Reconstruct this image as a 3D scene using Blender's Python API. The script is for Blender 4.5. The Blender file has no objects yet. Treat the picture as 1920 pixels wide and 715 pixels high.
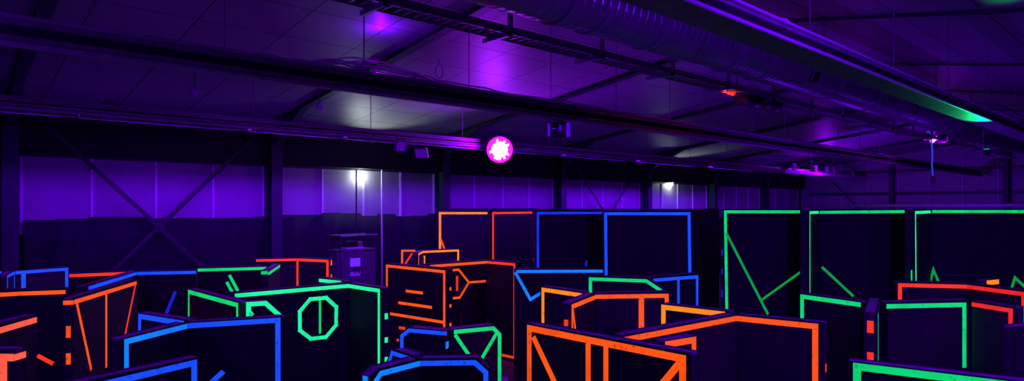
import bpy, bmesh, math, random
from mathutils import Vector, Matrix, geometry
random.seed(7)
SC = bpy.context.scene
COL = SC.collection
# ------------------------------------------------------------------ camera frame
# building axes: x runs along the hall, y towards the long left wall, z up
HAZE = 0
FPX = 1200.0; HOR = 389.0; EYE = 3.0
AL = math.atan(1310 / FPX)
FW = Vector((math.cos(AL), math.sin(AL), 0)); RT = Vector((math.sin(AL), -math.cos(AL), 0)); UP = Vector((0, 0, 1))
CAM = Vector((0, 0, EYE))
def ray(x, y): return FW + RT * ((x - 960) / FPX) + UP * ((HOR - y) / FPX)
def at(x, y, d): return CAM + ray(x, y) * d
def on_plane(x, y, P, n):
    r = ray(x, y); t = (P - CAM).dot(n) / r.dot(n); return CAM + r * t
def s_at(x, p):
    """position along the hall of the point at picture column x on the line y=p"""
    r = ray(x, HOR); return r.x * p / r.y
cam = bpy.data.cameras.new('camera'); co = bpy.data.objects.new('camera', cam); COL.objects.link(co)
cam.sensor_width = 36; cam.lens = FPX / 1920 * 36; cam.shift_y = (HOR - 357.5) / 1920; cam.clip_end = 200
M = Matrix((RT, UP, -FW)).transposed().to_4x4(); M.translation = CAM; co.matrix_world = M
SC.camera = co
SC.view_settings.view_transform = 'Standard'; SC.view_settings.look = 'None'
SC.view_settings.exposure = 0; SC.view_settings.gamma = 1; SC.view_settings.use_curve_mapping = False

# ------------------------------------------------------------------ materials
def srgb(c):
    return tuple(((v / 255 / 12.92) if v / 255 <= .04045 else ((v / 255 + .055) / 1.055) ** 2.4) for v in c)
def mat(name, col, rough=.6, metal=0, noise=0, nscale=6, bump=0, emit=None, es=1.0, spec=.5):
    m = bpy.data.materials.new(name); m.use_nodes = True; nt = m.node_tree; b = nt.nodes['Principled BSDF']
    b.inputs['Base Color'].default_value = (*col, 1); b.inputs['Roughness'].default_value = rough
    b.inputs['Metallic'].default_value = metal; b.inputs['Specular IOR Level'].default_value = spec
    if noise or bump:
        tc = nt.nodes.new('ShaderNodeTexCoord'); n = nt.nodes.new('ShaderNodeTexNoise')
        n.inputs['Scale'].default_value = nscale; n.inputs['Detail'].default_value = 6
        nt.links.new(tc.outputs['Object'], n.inputs['Vector'])
        if noise:
            r = nt.nodes.new('ShaderNodeMapRange'); r.inputs[1].default_value = .3; r.inputs[2].default_value = .7
            r.inputs[3].default_value = 1 - noise; r.inputs[4].default_value = 1 + noise
            nt.links.new(n.outputs['Fac'], r.inputs[0])
            mx = nt.nodes.new('ShaderNodeVectorMath'); mx.operation = 'SCALE'; mx.inputs[0].default_value = col
            nt.links.new(r.outputs[0], mx.inputs['Scale']); nt.links.new(mx.outputs[0], b.inputs['Base Color'])
        if bump:
            bp = nt.nodes.new('ShaderNodeBump'); bp.inputs['Strength'].default_value = bump; bp.inputs['Distance'].default_value = .02
            nt.links.new(n.outputs['Fac'], bp.inputs['Height']); nt.links.new(bp.outputs[0], b.inputs['Normal'])
    if emit:
        b.inputs['Emission Color'].default_value = (*emit, 1); b.inputs['Emission Strength'].default_value = es
    return m
def tape_mat(name, rgb, k=1.0):
    """fluorescent cloth tape glowing under black light, scuffed in small specks"""
    c = srgb(rgb); m = mat(name, tuple(.5 * v for v in c), .7, emit=c, es=k)
    nt = m.node_tree; b = nt.nodes['Principled BSDF']; tc = nt.nodes.new('ShaderNodeTexCoord')
    n = nt.nodes.new('ShaderNodeTexNoise'); n.inputs['Scale'].default_value = 26; n.inputs['Detail'].default_value = 8
    n2 = nt.nodes.new('ShaderNodeTexNoise'); n2.inputs['Scale'].default_value = 3.1; n2.inputs['Detail'].default_value = 2
    nt.links.new(tc.outputs['Object'], n.inputs['Vector']); nt.links.new(tc.outputs['Object'], n2.inputs['Vector'])
    r = nt.nodes.new('ShaderNodeMapRange'); r.inputs[1].default_value = .30; r.inputs[2].default_value = .40
    r.inputs[3].default_value = .45; r.inputs[4].default_value = 1.0
    r2 = nt.nodes.new('ShaderNodeMapRange'); r2.inputs[1].default_value = .3; r2.inputs[2].default_value = .7
    r2.inputs[3].default_value = .82; r2.inputs[4].default_value = 1.12
    mu = nt.nodes.new('ShaderNodeMath'); mu.operation = 'MULTIPLY'; mk = nt.nodes.new('ShaderNodeMath'); mk.operation = 'MULTIPLY'
    nt.links.new(n.outputs['Fac'], r.inputs[0]); nt.links.new(n2.outputs['Fac'], r2.inputs[0])
    nt.links.new(r.outputs[0], mu.inputs[0]); nt.links.new(r2.outputs[0], mu.inputs[1])
    nt.links.new(mu.outputs[0], mk.inputs[0]); mk.inputs[1].default_value = k
    nt.links.new(mk.outputs[0], b.inputs['Emission Strength'])
    return m
T = {
 'orange': tape_mat('tape_orange', (255, 84, 10)), 'yellow': tape_mat('tape_amber', (255, 138, 18)),
 'red': tape_mat('tape_red_orange', (250, 52, 22)), 'pink': tape_mat('tape_salmon', (255, 92, 66)),
 'scarlet': tape_mat('tape_scarlet', (232, 34, 30)),
 'blue': tape_mat('tape_blue', (22, 78, 250)), 'sky': tape_mat('tape_sky_blue', (14, 128, 255)), 'deep': tape_mat('tape_deep_blue', (22, 48, 240)),
 'navy': tape_mat('tape_navy_blue', (28, 28, 190)),
 'green': tape_mat('tape_green', (10, 214, 110)), 'mint': tape_mat('tape_mint', (34, 246, 160)), 'leaf': tape_mat('tape_leaf_green', (14, 150, 66)),
}
BOARD = mat('black_painted_board', (.021, .02, .024), .75, noise=.35, nscale=2.3, bump=.15)
DUSTY = mat('dusty_top_edge', (.22, .20, .25), .7, noise=.35, nscale=7, bump=.3)
CORE = mat('raw_stud_edge', (.035, .03, .04), .8, noise=.4, nscale=9, bump=.4)
STEEL = mat('green_painted_steel', (.035, .09, .055), .5, noise=.2, nscale=3)
BEAM = mat('dusty_beam_steel', (.2, .22, .21), .45, noise=.35, nscale=5, bump=.2)
PALEM = mat('pale_conduit', (.45, .45, .47), .4, .1, noise=.25, nscale=4)
GALV = mat('galvanised_metal', (.30, .30, .32), .4, .4, noise=.15, nscale=4)
WEBM = mat('shaded_web', (.03, .035, .035), .7)  # dark base colour stands in for shade in the beam's recess
DUCT = mat('spiral_duct_metal', (.32, .32, .35), .34, .6, noise=.12, nscale=3)
DARKM = mat('dark_metal', (.035, .035, .04), .5)
BLACKP = mat('black_plastic', (.02, .02, .022), .45)
GREYP = mat('grey_plastic', (.22, .22, .25), .5)
CABLEM = mat('grey_cable_sheath', (.5, .45, .55), .5)
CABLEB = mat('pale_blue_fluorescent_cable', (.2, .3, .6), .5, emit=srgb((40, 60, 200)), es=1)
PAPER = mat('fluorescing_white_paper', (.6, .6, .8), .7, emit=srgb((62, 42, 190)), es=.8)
WHITEP = mat('white_pvc', (.6, .6, .6), .5)
CLOTH = mat('dark_blue_cloth', (.012, .011, .022), .9, noise=.3, nscale=3, bump=.3)
CABM = mat('pale_cabinet_paint', (.11, .10, .13), .5, noise=.1)
SIGNB = mat('dark_sign_face', (.02, .03, .03), .4)
JOINT = mat('bright_joint_strip', (.75, .72, .78), .5)
SIGNL = mat('pale_sign_plastic', (.55, .5, .6), .5)
def floor_mat():
    m = mat('concrete_floor', (.12, .115, .12), .55, noise=.3, nscale=1.2, bump=.12); return m
def ceil_mat():
    m = bpy.data.materials.new('ceiling_sandwich_panels'); m.use_nodes = True; nt = m.node_tree; b = nt.nodes['Principled BSDF']
    tc = nt.nodes.new('ShaderNodeTexCoord'); br = nt.nodes.new('ShaderNodeTexBrick'); mp = nt.nodes.new('ShaderNodeMapping')
    nt.links.new(tc.outputs['Object'], mp.inputs['Vector']); nt.links.new(mp.outputs[0], br.inputs['Vector'])
    br.offset = 0; br.squash = 1
    br.inputs['Scale'].default_value = 1; br.inputs['Brick Width'].default_value = 1.25; br.inputs['Row Height'].default_value = 1.1
    br.inputs['Mortar Size'].default_value = .012; br.inputs['Mortar Smooth'].default_value = .2
    br.inputs['Color1'].default_value = (.29, .28, .30, 1); br.inputs['Color2'].default_value = (.34, .33, .34, 1)
    br.inputs['Mortar'].default_value = (.03, .03, .03, 1)
    n = nt.nodes.new('ShaderNodeTexNoise'); n.inputs['Scale'].default_value = 1.3; nt.links.new(tc.outputs['Object'], n.inputs['Vector'])
    bp = nt.nodes.new('ShaderNodeBump'); bp.inputs['Strength'].default_value = .35; bp.inputs['Distance'].default_value = .05
    ad = nt.nodes.new('ShaderNodeMath'); ad.operation = 'SUBTRACT'
    nt.links.new(n.outputs['Fac'], ad.inputs[0]); nt.links.new(br.outputs['Fac'], ad.inputs[1]); nt.links.new(ad.outputs[0], bp.inputs['Height'])
    nt.links.new(bp.outputs[0], b.inputs['Normal']); nt.links.new(br.outputs['Color'], b.inputs['Base Color'])
    b.inputs['Roughness'].default_value = .5
    return m
def sheet_mat(name, col, k=.12):
    """ribbed wall sheet: colour noise plus vertical rib bump"""
    m = mat(name, col, .5, noise=.12, nscale=1.5); nt = m.node_tree; b = nt.nodes['Principled BSDF']
    tc = nt.nodes.new('ShaderNodeTexCoord'); w = nt.nodes.new('ShaderNodeTexWave'); w.wave_type = 'BANDS'
    sx = nt.nodes.new('ShaderNodeSeparateXYZ'); a = nt.nodes.new('ShaderNodeMath'); cx = nt.nodes.new('ShaderNodeCombineXYZ')
    nt.links.new(tc.outputs['Object'], sx.inputs[0]); nt.links.new(sx.outputs[0], a.inputs[0]); nt.links.new(sx.outputs[1], a.inputs[1])
    nt.links.new(a.outputs[0], cx.inputs[0]); nt.links.new(cx.outputs[0], w.inputs['Vector']); w.inputs['Scale'].default_value = 1.6
    bp = nt.nodes.new('ShaderNodeBump'); bp.inputs['Strength'].default_value = k; bp.inputs['Distance'].default_value = .02
    nt.links.new(w.outputs['Fac'], bp.inputs['Height']); nt.links.new(bp.outputs[0], b.inputs['Normal'])
    return m
FLOORM, CEILM = floor_mat(), ceil_mat()
SHEET = sheet_mat('translucent_wall_sheet', (.34, .31, .36), .03); ENDS = sheet_mat('end_wall_sheet', (.34, .32, .36), .3)
DARKWALL = mat('dark_cladding', (.012, .011, .014), .8, noise=.3, nscale=2)

# ------------------------------------------------------------------ mesh helpers
class MB:
    def __init__(s): s.bm = bmesh.new()
    def box(s, c, d, rot=None):
        r = bmesh.ops.create_cube(s.bm, size=1)['verts']
        mm = Matrix.Translation(Vector(c)) @ (rot.to_4x4() if rot else Matrix()) @ Matrix.Diagonal((*d, 1))
        bmesh.ops.transform(s.bm, matrix=mm, verts=r); return s
    def mm(s, a, b): return s.box([(a[i] + b[i]) / 2 for i in range(3)], [abs(b[i] - a[i]) for i in range(3)])
    def cyl(s, a, b, r, n=12, r2=None, caps=True):
        a, b = Vector(a), Vector(b); d = b - a
        v = bmesh.ops.create_cone(s.bm, cap_ends=caps, segments=n, radius1=r, radius2=r if r2 is None else r2, depth=d.length)['verts']
        q = d.to_track_quat('Z', 'Y').to_matrix().to_4x4()
        bmesh.ops.transform(s.bm, matrix=Matrix.Translation((a + b) / 2) @ q, verts=v); return s
    def bar(s, a, b, w, h):
        a, b = Vector(a), Vector(b); d = b - a
        q = d.to_track_quat('X', 'Z').to_matrix(); return s.box((a + b) / 2, (d.length, w, h), q)
    def tube(s, pts, r, n=7):
        pts = [Vector(p) for p in pts]; rings = []
        for i, p in enumerate(pts):
            t = (pts[min(i + 1, len(pts) - 1)] - pts[max(i - 1, 0)]).normalized()
            q = t.to_track_quat('Z', 'Y').to_matrix()
            rings.append([s.bm.verts.new(p + q @ Vector((r * math.cos(6.2832 * k / n), r * math.sin(6.2832 * k / n), 0))) for k in range(n)])
        for A, B in zip(rings, rings[1:]):
            for k in range(n): s.bm.faces.new((A[k], A[(k + 1) % n], B[(k + 1) % n], B[k]))
        s.bm.faces.new(rings[0][::-1]); s.bm.faces.new(rings[-1]); return s
    def prism(s, O, U, V, N, poly, t0, t1, holes=()):
        """extrude a 2-D polygon (with holes) given on the axes U,V from offset t0 to t1 along N"""
        loops = [poly] + list(holes); flat = [q for l in loops for q in l]
        tris = geometry.tessellate_polygon([[Vector((q[0], q[1], 0)) for q in l] for l in loops])
        P = lambda q, t: O + U * q[0] + V * q[1] + N * t
        a = [s.bm.verts.new(P(q, t0)) for q in flat]; b = [s.bm.verts.new(P(q, t1)) for q in flat]
        for t in tris:
            try: s.bm.faces.new([a[i] for i in t]); s.bm.faces.new([b[i] for i in reversed(t)])
            except ValueError: pass
        k = 0
        for l in loops:
            n = len(l)
            for i in range(n):
                j = (i + 1) % n; s.bm.faces.new((a[k + i], b[k + i], b[k + j], a[k + j]))
            k += n
        return s
    def build(s, name, m, parent=None, bevel=0, smooth=False, origin=None):
        bmesh.ops.recalc_face_normals(s.bm, faces=s.bm.faces)
        if origin is None:
            if parent is not None: origin = Vector(parent['_o']) if '_o' in parent else Vector((0, 0, 0))
            else:
                vs = [v.co for v in s.bm.verts]; lo = [min(v[i] for v in vs) for i in range(3)]; hi = [max(v[i] for v in vs) for i in range(3)]
                origin = Vector(((lo[0] + hi[0]) / 2, (lo[1] + hi[1]) / 2, lo[2]))
        bmesh.ops.translate(s.bm, vec=-origin, verts=s.bm.verts)
        me = bpy.data.meshes.new(name); s.bm.to_mesh(me); s.bm.free(); me.materials.append(m)
        if smooth:
            for p in me.polygons: p.use_smooth = True
        o = bpy.data.objects.new(name, me); COL.objects.link(o)
        if parent is not None:
            o.parent = parent
            if '_o' in parent: o.location = origin - Vector(parent['_o'])
        else: o.location = origin
        ORG[o.name] = origin; o['_o'] = list(origin)
        if bevel:
            bv = o.modifiers.new('bevel', 'BEVEL'); bv.width = bevel; bv.segments = 2; bv.limit_method = 'ANGLE'
        return o
ORG = {}
def tag(o, label, cat=None, group=None, kind=None):
    o['label'] = label
    if cat: o['category'] = cat
    if group: o['group'] = group
    if kind: o['kind'] = kind
    return o
def struct(o, label=None, cat=None):
    o['kind'] = 'structure'
    if label: o['label'] = label
    if cat: o['category'] = cat
    return o
def thing(name, label, cat, loc, group=None):
    o = bpy.data.objects.new(name, None); COL.objects.link(o); o.location = loc; o.empty_display_size = .2
    o['_o'] = list(loc); tag(o, label, cat, group); return o

# ------------------------------------------------------------------ hall shell
PW = 15.4           # distance of the long wall
PR = -8.0           # the other long wall
SE = 35.9           # end wall
SB = -9.0
RIDGE = 5.1
def hc(p): return EYE + 2.03 + (.125 * (PW - p) if p >= RIDGE else .125 * (PW - RIDGE) - .17 * (RIDGE - p))
def slab(p0, p1, name):
    b = MB(); z0, z1 = hc(p0), hc(p1)
    b.prism(Vector((SB, 0, 0)), Vector((0, 1, 0)), UP, Vector((1, 0, 0)), [(p0, z0), (p1, z1), (p1, z1 + .15), (p0, z0 + .15)], 0, SE - SB)
    return b
struct(slab(RIDGE, PW + .2, '').build('ceiling', CEILM, origin=Vector((.4, 0, 0))))
struct(slab(PR - .2, RIDGE, '').build('ceiling', CEILM, origin=Vector((.4, 0, 0))))
struct(MB().mm((SB, PR - .2, -.1), (SE + .2, PW + .2, 0)).build('floor', FLOORM))
struct(MB().mm((SB, PW, 0), (SE, PW + .2, EYE + 1.03)).build('wall_left', DARKWALL))
struct(MB().mm((SB, PW - .25, EYE + 1.03), (SE, PW + .2, hc(PW))).build('trim_1', DARKWALL), 'dark cladding band above the pale wall sheets under the eaves')
zr = hc(RIDGE)
def gable(x0, x1):
    return MB().prism(Vector((x0, 0, 0)), Vector((0, 1, 0)), UP, Vector((1, 0, 0)),
                   [(PR, 0), (PW, 0), (PW, hc(PW)), (RIDGE, zr), (PR, hc(PR))], 0, x1 - x0)
struct(gable(SE, SE + .2).build('wall_end', ENDS)); struct(gable(SB - .2, SB).build('wall_back', DARKWALL))
struct(MB().mm((SB, PR - .2, 0), (SE, PR, hc(PR))).build('wall_right', DARKWALL))
# steel frames: columns and rafters every five metres
S0 = s_at(18, PW - .2)
cols = [S0 + 5.0 * i for i in range(-3, 8) if S0 + 5.0 * i < SE - 1]
fr = []
for i, s in enumerate(cols):
    for side, p in (('left', PW - .22), ('right', PR + .22)):
        b = MB(); sg = 1 if side == 'left' else -1; top = hc(p) - .02
        b.mm((s - .13, p - .19, 0), (s + .13, p - .165, top)).mm((s - .13, p + .165, 0), (s + .13, p + .19, top)).mm((s - .008, p - .17, 0), (s + .008, p + .17, top))
        b.mm((s - .18, p - .21, 0), (s + .18, p + .21, .02))
        o = b.build('steel_column', STEEL); struct(o, f'green steel column on the {side} wall', 'column')
    for (pa, pb, side) in ((PW - .42, RIDGE, 'left'), (PR + .42, RIDGE, 'right')):
        b = MB(); d = 1 if pb > pa else -1
        n = Vector((0, 0, 1))
        for (dz, hh, ww) in (((-.02, .012, .18), (-.09, .012, .18), (-.055, .06, .012)) if side == 'left' else ((-.015, .01, .07), (-.05, .01, .07), (-.03, .03, .01))):
            b.bar((s, pa, hc(pa) + dz), (s, pb, hc(pb) + dz), ww, hh)
        # haunch under the rafter at the column
        h1 = pa + d * 1.5
        b.prism(Vector((s - .07, 0, 0)), Vector((0, 1, 0)), UP, Vector((1, 0, 0)), [(pa, hc(pa) - .09), (pa, hc(pa) - .6), (h1, hc(h1) - .09)], 0, .14)
        o = b.build('steel_rafter', STEEL); struct(o, f'dark steel rafter rising from the {side} wall to the ridge', 'rafter')
# wall sheets (pale strip between the columns)
WT, WB = EYE + 1.03, EYE - .22
for i, s in enumerate(cols):
    nx = s + 5.0 if i + 1 < len(cols) else SE - .3
    if s < -1.5: continue
    a, b_ = s + .16, min(nx - .16, SE)
    w = MB().mm((a, PW - .03, WB - .3), (b_, PW, WT)).build(f'window_{i}', SHEET); struct(w)
    nn = max(2, round((b_ - a) / 1.2)); 
    for k in range(nn + 1):
        q = a + (b_ - a) * k / nn; q = min(max(q, a + .03), b_ - .03)
        MB().mm((q - .025, PW - .055, WB - .3), (q + .025, PW - .03, WT)).build('sheet_joint', JOINT, w)
    MB().mm((a, PW - .09, WT - .05), (b_, PW - .03, WT)).build('head_rail', DARKM, w)
# curtains below the sheets
def curtain(s0, s1, seed):
    rnd = random.Random(seed); b = MB(); n = int((s1 - s0) / .06); rows = 6; vs = []
    ph = [rnd.uniform(0, 6.28) for _ in range(4)]
    ztop = []
    z = WB
    for i in range(n + 1):
        if i % 9 == 0: z = WB + rnd.uniform(-.03, .05) + (.05 if rnd.random() < .25 else 0)
        ztop.append(z)
    for i in range(n + 1):
        x = s0 + (s1 - s0) * i / n; col = []
        for j in range(rows + 1):
            t = j / rows
            y = PW - .14 + .03 * math.sin(x * 7 + ph[0] + t) + .025 * math.sin(x * 3.1 + ph[1]) * (.4 + t) + .012 * math.sin(x * 17 + ph[2])
            col.append(b.bm.verts.new((x, y, ztop[i] + (.03 - ztop[i]) * t)))
        vs.append(col)
    for A, B in zip(vs, vs[1:]):
        for j in range(rows): b.bm.faces.new((A[j], B[j], B[j + 1], A[j + 1]))
    o = b.build('curtain', CLOTH, smooth=True); m = o.modifiers.new('s', 'SOLIDIFY'); m.thickness = .006; return o
vis = [s for s in cols if s > -2]
cl = ['dark cloth hung below the pale sheets at the far left edge', 'dark cloth hung in the bay with the large crossed braces',
      'dark cloth hung behind the metal cabinet', 'dark cloth hung behind the orange taped tall wall']
cur = [s for s in cols if s > S0 - 6][:4]
for k, s in enumerate(cur):
    tag(curtain(s + .2, s + 4.8, 11 + k), cl[k], 'curtain', 'wall curtains')
# crossed wind braces
def brace(name, a, b, w=.06):
    return MB().bar(a, b, w, .012).bar(Vector(a) + Vector((0, -.03, 0)), Vector(b) + Vector((0, -.03, 0)), .012, w).build(name, DARKM)
def bay_brace(s, lab):
    y = PW - .33
    o = thing('cross_brace', lab, 'brace', (s + 2.5, y, 0))
    MB().bar((s + .14, y, 5.0), (s + 4.86, y, .15), .012, .085).build('brace_bar', DARKM, o)
    MB().bar((s + .14, y + .05, .15), (s + 4.86, y + .05, 5.0), .012, .085).build('brace_bar', DARKM, o)
    MB().box((s + 2.5, y + .025, 2.575), (.22, .02, .22)).build('gusset_plate', DARKM, o)
bay_brace(S0, 'large dark X-shaped brace across the leftmost pale wall bay')
bay_brace(S0 + 15, 'smaller dark X-shaped brace in the bay right of the purple lamp')
# end wall framing
for k, p in enumerate((10.8, 6.2, 1.6, -3.2)):
    b = MB(); t = hc(p) - .3
    b.mm((SE - .3, p - .1, 0), (SE - .28, p + .1, t)).mm((SE - .02, p - .1, 0), (SE, p + .1, t)).mm((SE - .28, p - .01, 0), (SE - .02, p + .01, t))
    struct(b.build('steel_column', STEEL), 'dark steel column standing against the end wall', 'column')
for k, (z, hh, m) in enumerate(((EYE + .62, .13, DARKM), (EYE + 1.75, .12, DARKM), (EYE + .02, .14, GALV))):
    struct(MB().mm((SE - .42 if k == 2 else SE - .16, PR + .1, z), (SE - .3 if k == 2 else SE - .02, PW - .5, z + hh)).build(f'trim_{k+2}', m), 'horizontal rail across the end wall')
w = None
for k in range(15):
    p = PW - .8 - k * 1.35
    struct(MB().mm((SE - .045, p - .03, 0), (SE - .005, p + .03, hc(p) - .02)).build(f'trim_{k+6}', SIGNL), 'upright joint strip on the end wall sheets')
struct(MB().bar((SE - .2, 13.6, EYE + 1.3), (SE - .2, 10.9, EYE - 1.6), .05, .05).build('trim_30', DARKM), 'slanted brace on the end wall')

# ------------------------------------------------------------------ maze panels
TH = .12
LOWD = 1.06         # eye height above the top of a low panel
TALLD = .027
def depth(y, drop): return FPX * drop / (y - HOR)
class Panel:
    n = 0
    def __init__(s, label, top, drop=LOWD, dd=None, holes=(), name='maze_panel', th=TH, group=None, cut=(0, 0)):
        """top: picture points along the top of the front face, left to right; the first and last level ones fix the plane"""
        ia, ib = s.base(top)
        A, B = top[ia], top[ib]
        da, db = dd if dd else (depth(A[1], drop), depth(B[1], drop))
        PA, PB = at(A[0], A[1], da), at(B[0], B[1], db)
        zt = EYE - drop; PA.z = PB.z = zt
        s.U = (PB - PA); s.U.z = 0; s.U.normalize()
        s.N = Vector((-s.U.y, s.U.x, 0))          # points away from camera
        if s.N.dot(PA - CAM) < 0: s.N = -s.N
        s.O = Vector((PA.x, PA.y, 0)); s.zt = zt
        q = [s.loc(p) for p in top]
        q[ia] = (q[ia][0], zt); q[ib] = (q[ib][0], zt)
        poly = list(q)
        poly[0] = (poly[0][0] + cut[0], poly[0][1]); poly[-1] = (poly[-1][0] - cut[1], poly[-1][1])
        s.u0, s.u1 = poly[0][0], poly[-1][0]
        full = [(s.u0, .0)] + poly + [(s.u1, .0)]
        mid = s.O + s.U * ((s.u0 + s.u1) / 2) + s.N * (th / 2)
        s.root = thing(name, label, 'laser tag wall', mid, group)
        s.th = th
        hs = [[s.loc(p) for p in h] for h in holes]
        c = s.O.copy()
        f = MB(); f.prism(c, s.U, UP, s.N, full, 0, .018, hs); f.build('front_board', BOARD, s.root, bevel=.003)
        f = MB(); f.prism(c, s.U, UP, s.N, full, th - .018, th, hs); f.build('back_board', BOARD, s.root, bevel=.003)
        tc = list(poly); tc[0] = (tc[0][0] + .004, tc[0][1]); tc[-1] = (tc[-1][0] - .004, tc[-1][1])
        f = MB(); f.prism(c, s.U, UP, s.N, [(u, z - .004) for u, z in tc] + [(u, z - .0215) for u, z in reversed(tc)], .0185, th - .0185); f.build('top_cap', DUSTY, s.root)
        core = [(s.u0 + .004, .0)] + [(max(s.u0 + .004, min(s.u1 - .004, u)), z - .022) for u, z in poly] + [(s.u1 - .004, .0)]
        f = MB(); f.prism(c, s.U, UP, s.N, core, .018, th - .018, hs); f.build('stud_frame', CORE, s.root)
        s.k = 0
    @staticmethod
    def base(top):
        m = [i for i, p in enumerate(top) if len(p) == 2]
        return m[0], m[-1]
    def loc(s, p):
        P = on_plane(p[0], p[1], s.O, s.N); return ((P - s.O).dot(s.U), P.z)
    def tape(s, col, *pts, w=.052, ext=None, lab=None):
        """one strip per straight run between picture points on the front face"""
        q = [Vector(s.loc(p)) for p in pts]; n = len(q) - 1
        for i in range(n):
            a, b = q[i], q[i + 1]; d = (b - a).normalized(); m = Vector((-d.y, d.x)); h = w / 2
            def end(k, sg):
                """corner points at joint k, mitred with the neighbouring run"""
                P0 = q[k]
                nb = k - 1 if sg < 0 else k + 1
                if nb < 0 or nb > n: return P0 + m * h, P0 - m * h
                d2 = (q[k] - q[nb]).normalized() if sg < 0 else (q[nb] - q[k]).normalized()
                bis = (m + Vector((-d2.y, d2.x))); bis.normalize(); L = h / max(.35, bis.dot(m))
                return P0 + bis * L, P0 - bis * L
            a1, a2 = end(i, -1); b1, b2 = end(i + 1, 1)
            if ext: a1, a2, b1, b2 = a1 - d * ext, a2 - d * ext, b1 + d * ext, b2 + d * ext
            s.k += 1; t = .0006 * (s.k % 6)
            MB().prism(s.O, s.U, UP, s.N, [tuple(a2), tuple(b2), tuple(b1), tuple(a1)], -.0012 - t, -.0002).build('tape_strip', T[col], s.root)
        return s
    def frame(s, col, l=None, r=None, margin=.045, w=.052):
        return s
    def dash(s, col, end, y0, y1, w=.05, x=None):
        """short strip on the end face, between picture rows y0..y1"""
        u = s.u0 if end == 'L' else s.u1
        E = s.O + s.U * u; n = -s.U if end == 'L' else s.U
        px = Vector(E + s.N * (s.th / 2))
        d = (px - CAM).dot(FW); z0, z1 = EYE + (HOR - y0) / FPX * d, EYE + (HOR - y1) / FPX * d
        m = s.th / 2
        MB().prism(s.O + s.U * u, s.N, UP, n, [(m - w / 2, z1), (m + w / 2, z1), (m + w / 2, z0), (m - w / 2, z0)], .0002, .0018).build('tape_strip', T[col], s.root)
        return s
P = Panel
exec_panels = True
# --- back left corner
P('small blue taped panel at the far left edge behind the orange panel', [(-30, 512), (8, 507)]).tape('blue', (-30, 517), (3, 512))
P('slim blue taped wing panel turned toward the camera at far left', [(10, 516), (27, 508)]).tape('blue', (14, 545), (14, 519), (27, 512), (27, 545), w=.045)
P('blue taped far left panel with a thick short upright near its left end', [(29, 508), (129, 500)]).tape('blue', (29, 512), (125, 505), (125, 545)).tape('blue', (44, 513), (44, 545), w=.07)
P('plain black panel with one red top strip behind the blue and orange panels', [(131, 512), (250, 508)]).tape('red', (130, 517.5), (240, 513))
a = P('wide orange taped panel across the left edge with a low slanted scrap', [(-90, 546), (124, 540)])
a.tape('orange', (-90, 558), (40, 551), (123, 548)).tape('red', (70, 667), (100, 683))
a = P('orange taped panel with a fan of three slanting strips at left', [(139, 558), (258, 522)])
a.tape('orange', (139, 567), (256, 531)).tape('orange', (144, 570), (171, 694), ext=0).tape('orange', (199, 551), (199, 690)).tape('red', (254, 533), (234, 630), w=.045)
a.dash('orange', 'L', 564, 572, w=.11).dash('orange', 'L', 612, 634).dash('orange', 'L', 663, 684)
a = P('near salmon taped panel cut off by the left edge', [(-120, 634), (69, 589)]); a.tape('pink', (-120, 655), (69, 600), w=.056)
a = P('low salmon taped panel in the bottom left corner with a thick upright', [(-90, 655), (26, 655)]); a.tape('pink', (-90, 671), (26, 671), w=.056).tape('pink', (6, 674), (6, 720), w=.06)
a.dash('pink', 'R', 662, 674, w=.116)
a = P('nearest blue taped panel along the bottom left', [(120, 724), (376, 669)]); a.tape('blue', (120, 739), (364, 681), (364, 760), w=.042)
# --- blue V in front left
a = P('left wing of the big blue taped V with a pale blue upright', [(228, 635), (351, 604)]); a.tape('sky', (237, 700), (237, 641), (351, 612), w=.046)
a = P('right wing of the big blue taped V beside the octagon window', [(351, 604), (534, 593)], cut=(.012, 0)); a.tape('blue', (352, 611.5), (521, 601), (521, 780), w=.048).tape('blue', (419, 697), (392, 722), w=.048)
a = P('small blue taped panel tucked behind the left wing of the blue V', [(257, 586), (349, 600)]); a.tape('blue', (262, 625), (262, 593.5), (345, 607), w=.05)
# --- far left row
a = P('long blue topped panel slanting away behind the orange fan panel', [(160, 536), (257, 508)]); a.tape('blue', (166, 541), (257, 513))
a = P('blue topped panel with a loose slanted blue strip, left of the green row', [(258, 508.5), (368, 506)], cut=(.01, 0)); a.tape('blue', (258, 513.2), (368, 511)).tape('navy', (329, 547), (311, 590))
a = P('green topped panel with two short parallel slashes', [(370, 502.5), (500, 499)]); a.tape('green', (370, 507), (500, 503.5)).tape('green', (430, 516), (446, 546)).tape('green', (425, 529), (436, 549))
a = P('short green topped panel end pointing at the camera by the slashes', [(503, 508), (525, 494)]); a.tape('green', (503, 514), (525, 499)).dash('green', 'L', 509, 515, w=.11)
a = P('green taped panel on the left sloping toward the blue V', [(351, 541), (448, 566)]); a.tape('green', (354, 600), (354, 547.5), (445, 572.5), (445, 600))
octo = [(580, 560), (612, 557), (631, 574), (630.5, 611), (612, 633), (582.5, 637), (561, 621), (560.5, 583)]
octi = [(585, 565), (610, 562.5), (627, 579), (626.5, 608.5), (608, 629), (584, 632), (566, 617), (566, 587)]
a = P('large mint taped panel with an octagonal window', [(438, 549), (653, 530)], holes=[octi]); a.tape('mint', (440, 555), (653, 536.5))
oc = [(581.5, 561.5), (611.5, 558.8), (630.5, 576), (630, 610), (611, 632.5), (583, 635.8), (562.3, 620), (562, 584.5)]
for i in range(8): a.tape('mint', oc[i], oc[(i + 1) % 8], w=.052, ext=.02)
a = P('right wing of the octagon window panel with a long mint upright', [(653, 530), (717, 540)], cut=(.012, 0)); a.tape('mint', (653, 536.5), (710.5, 545.5), (710.5, 690))
for y0, y1 in ((588, 599), (633, 643), (670, 680)): a.dash('mint', 'R', y0, y1)
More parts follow.
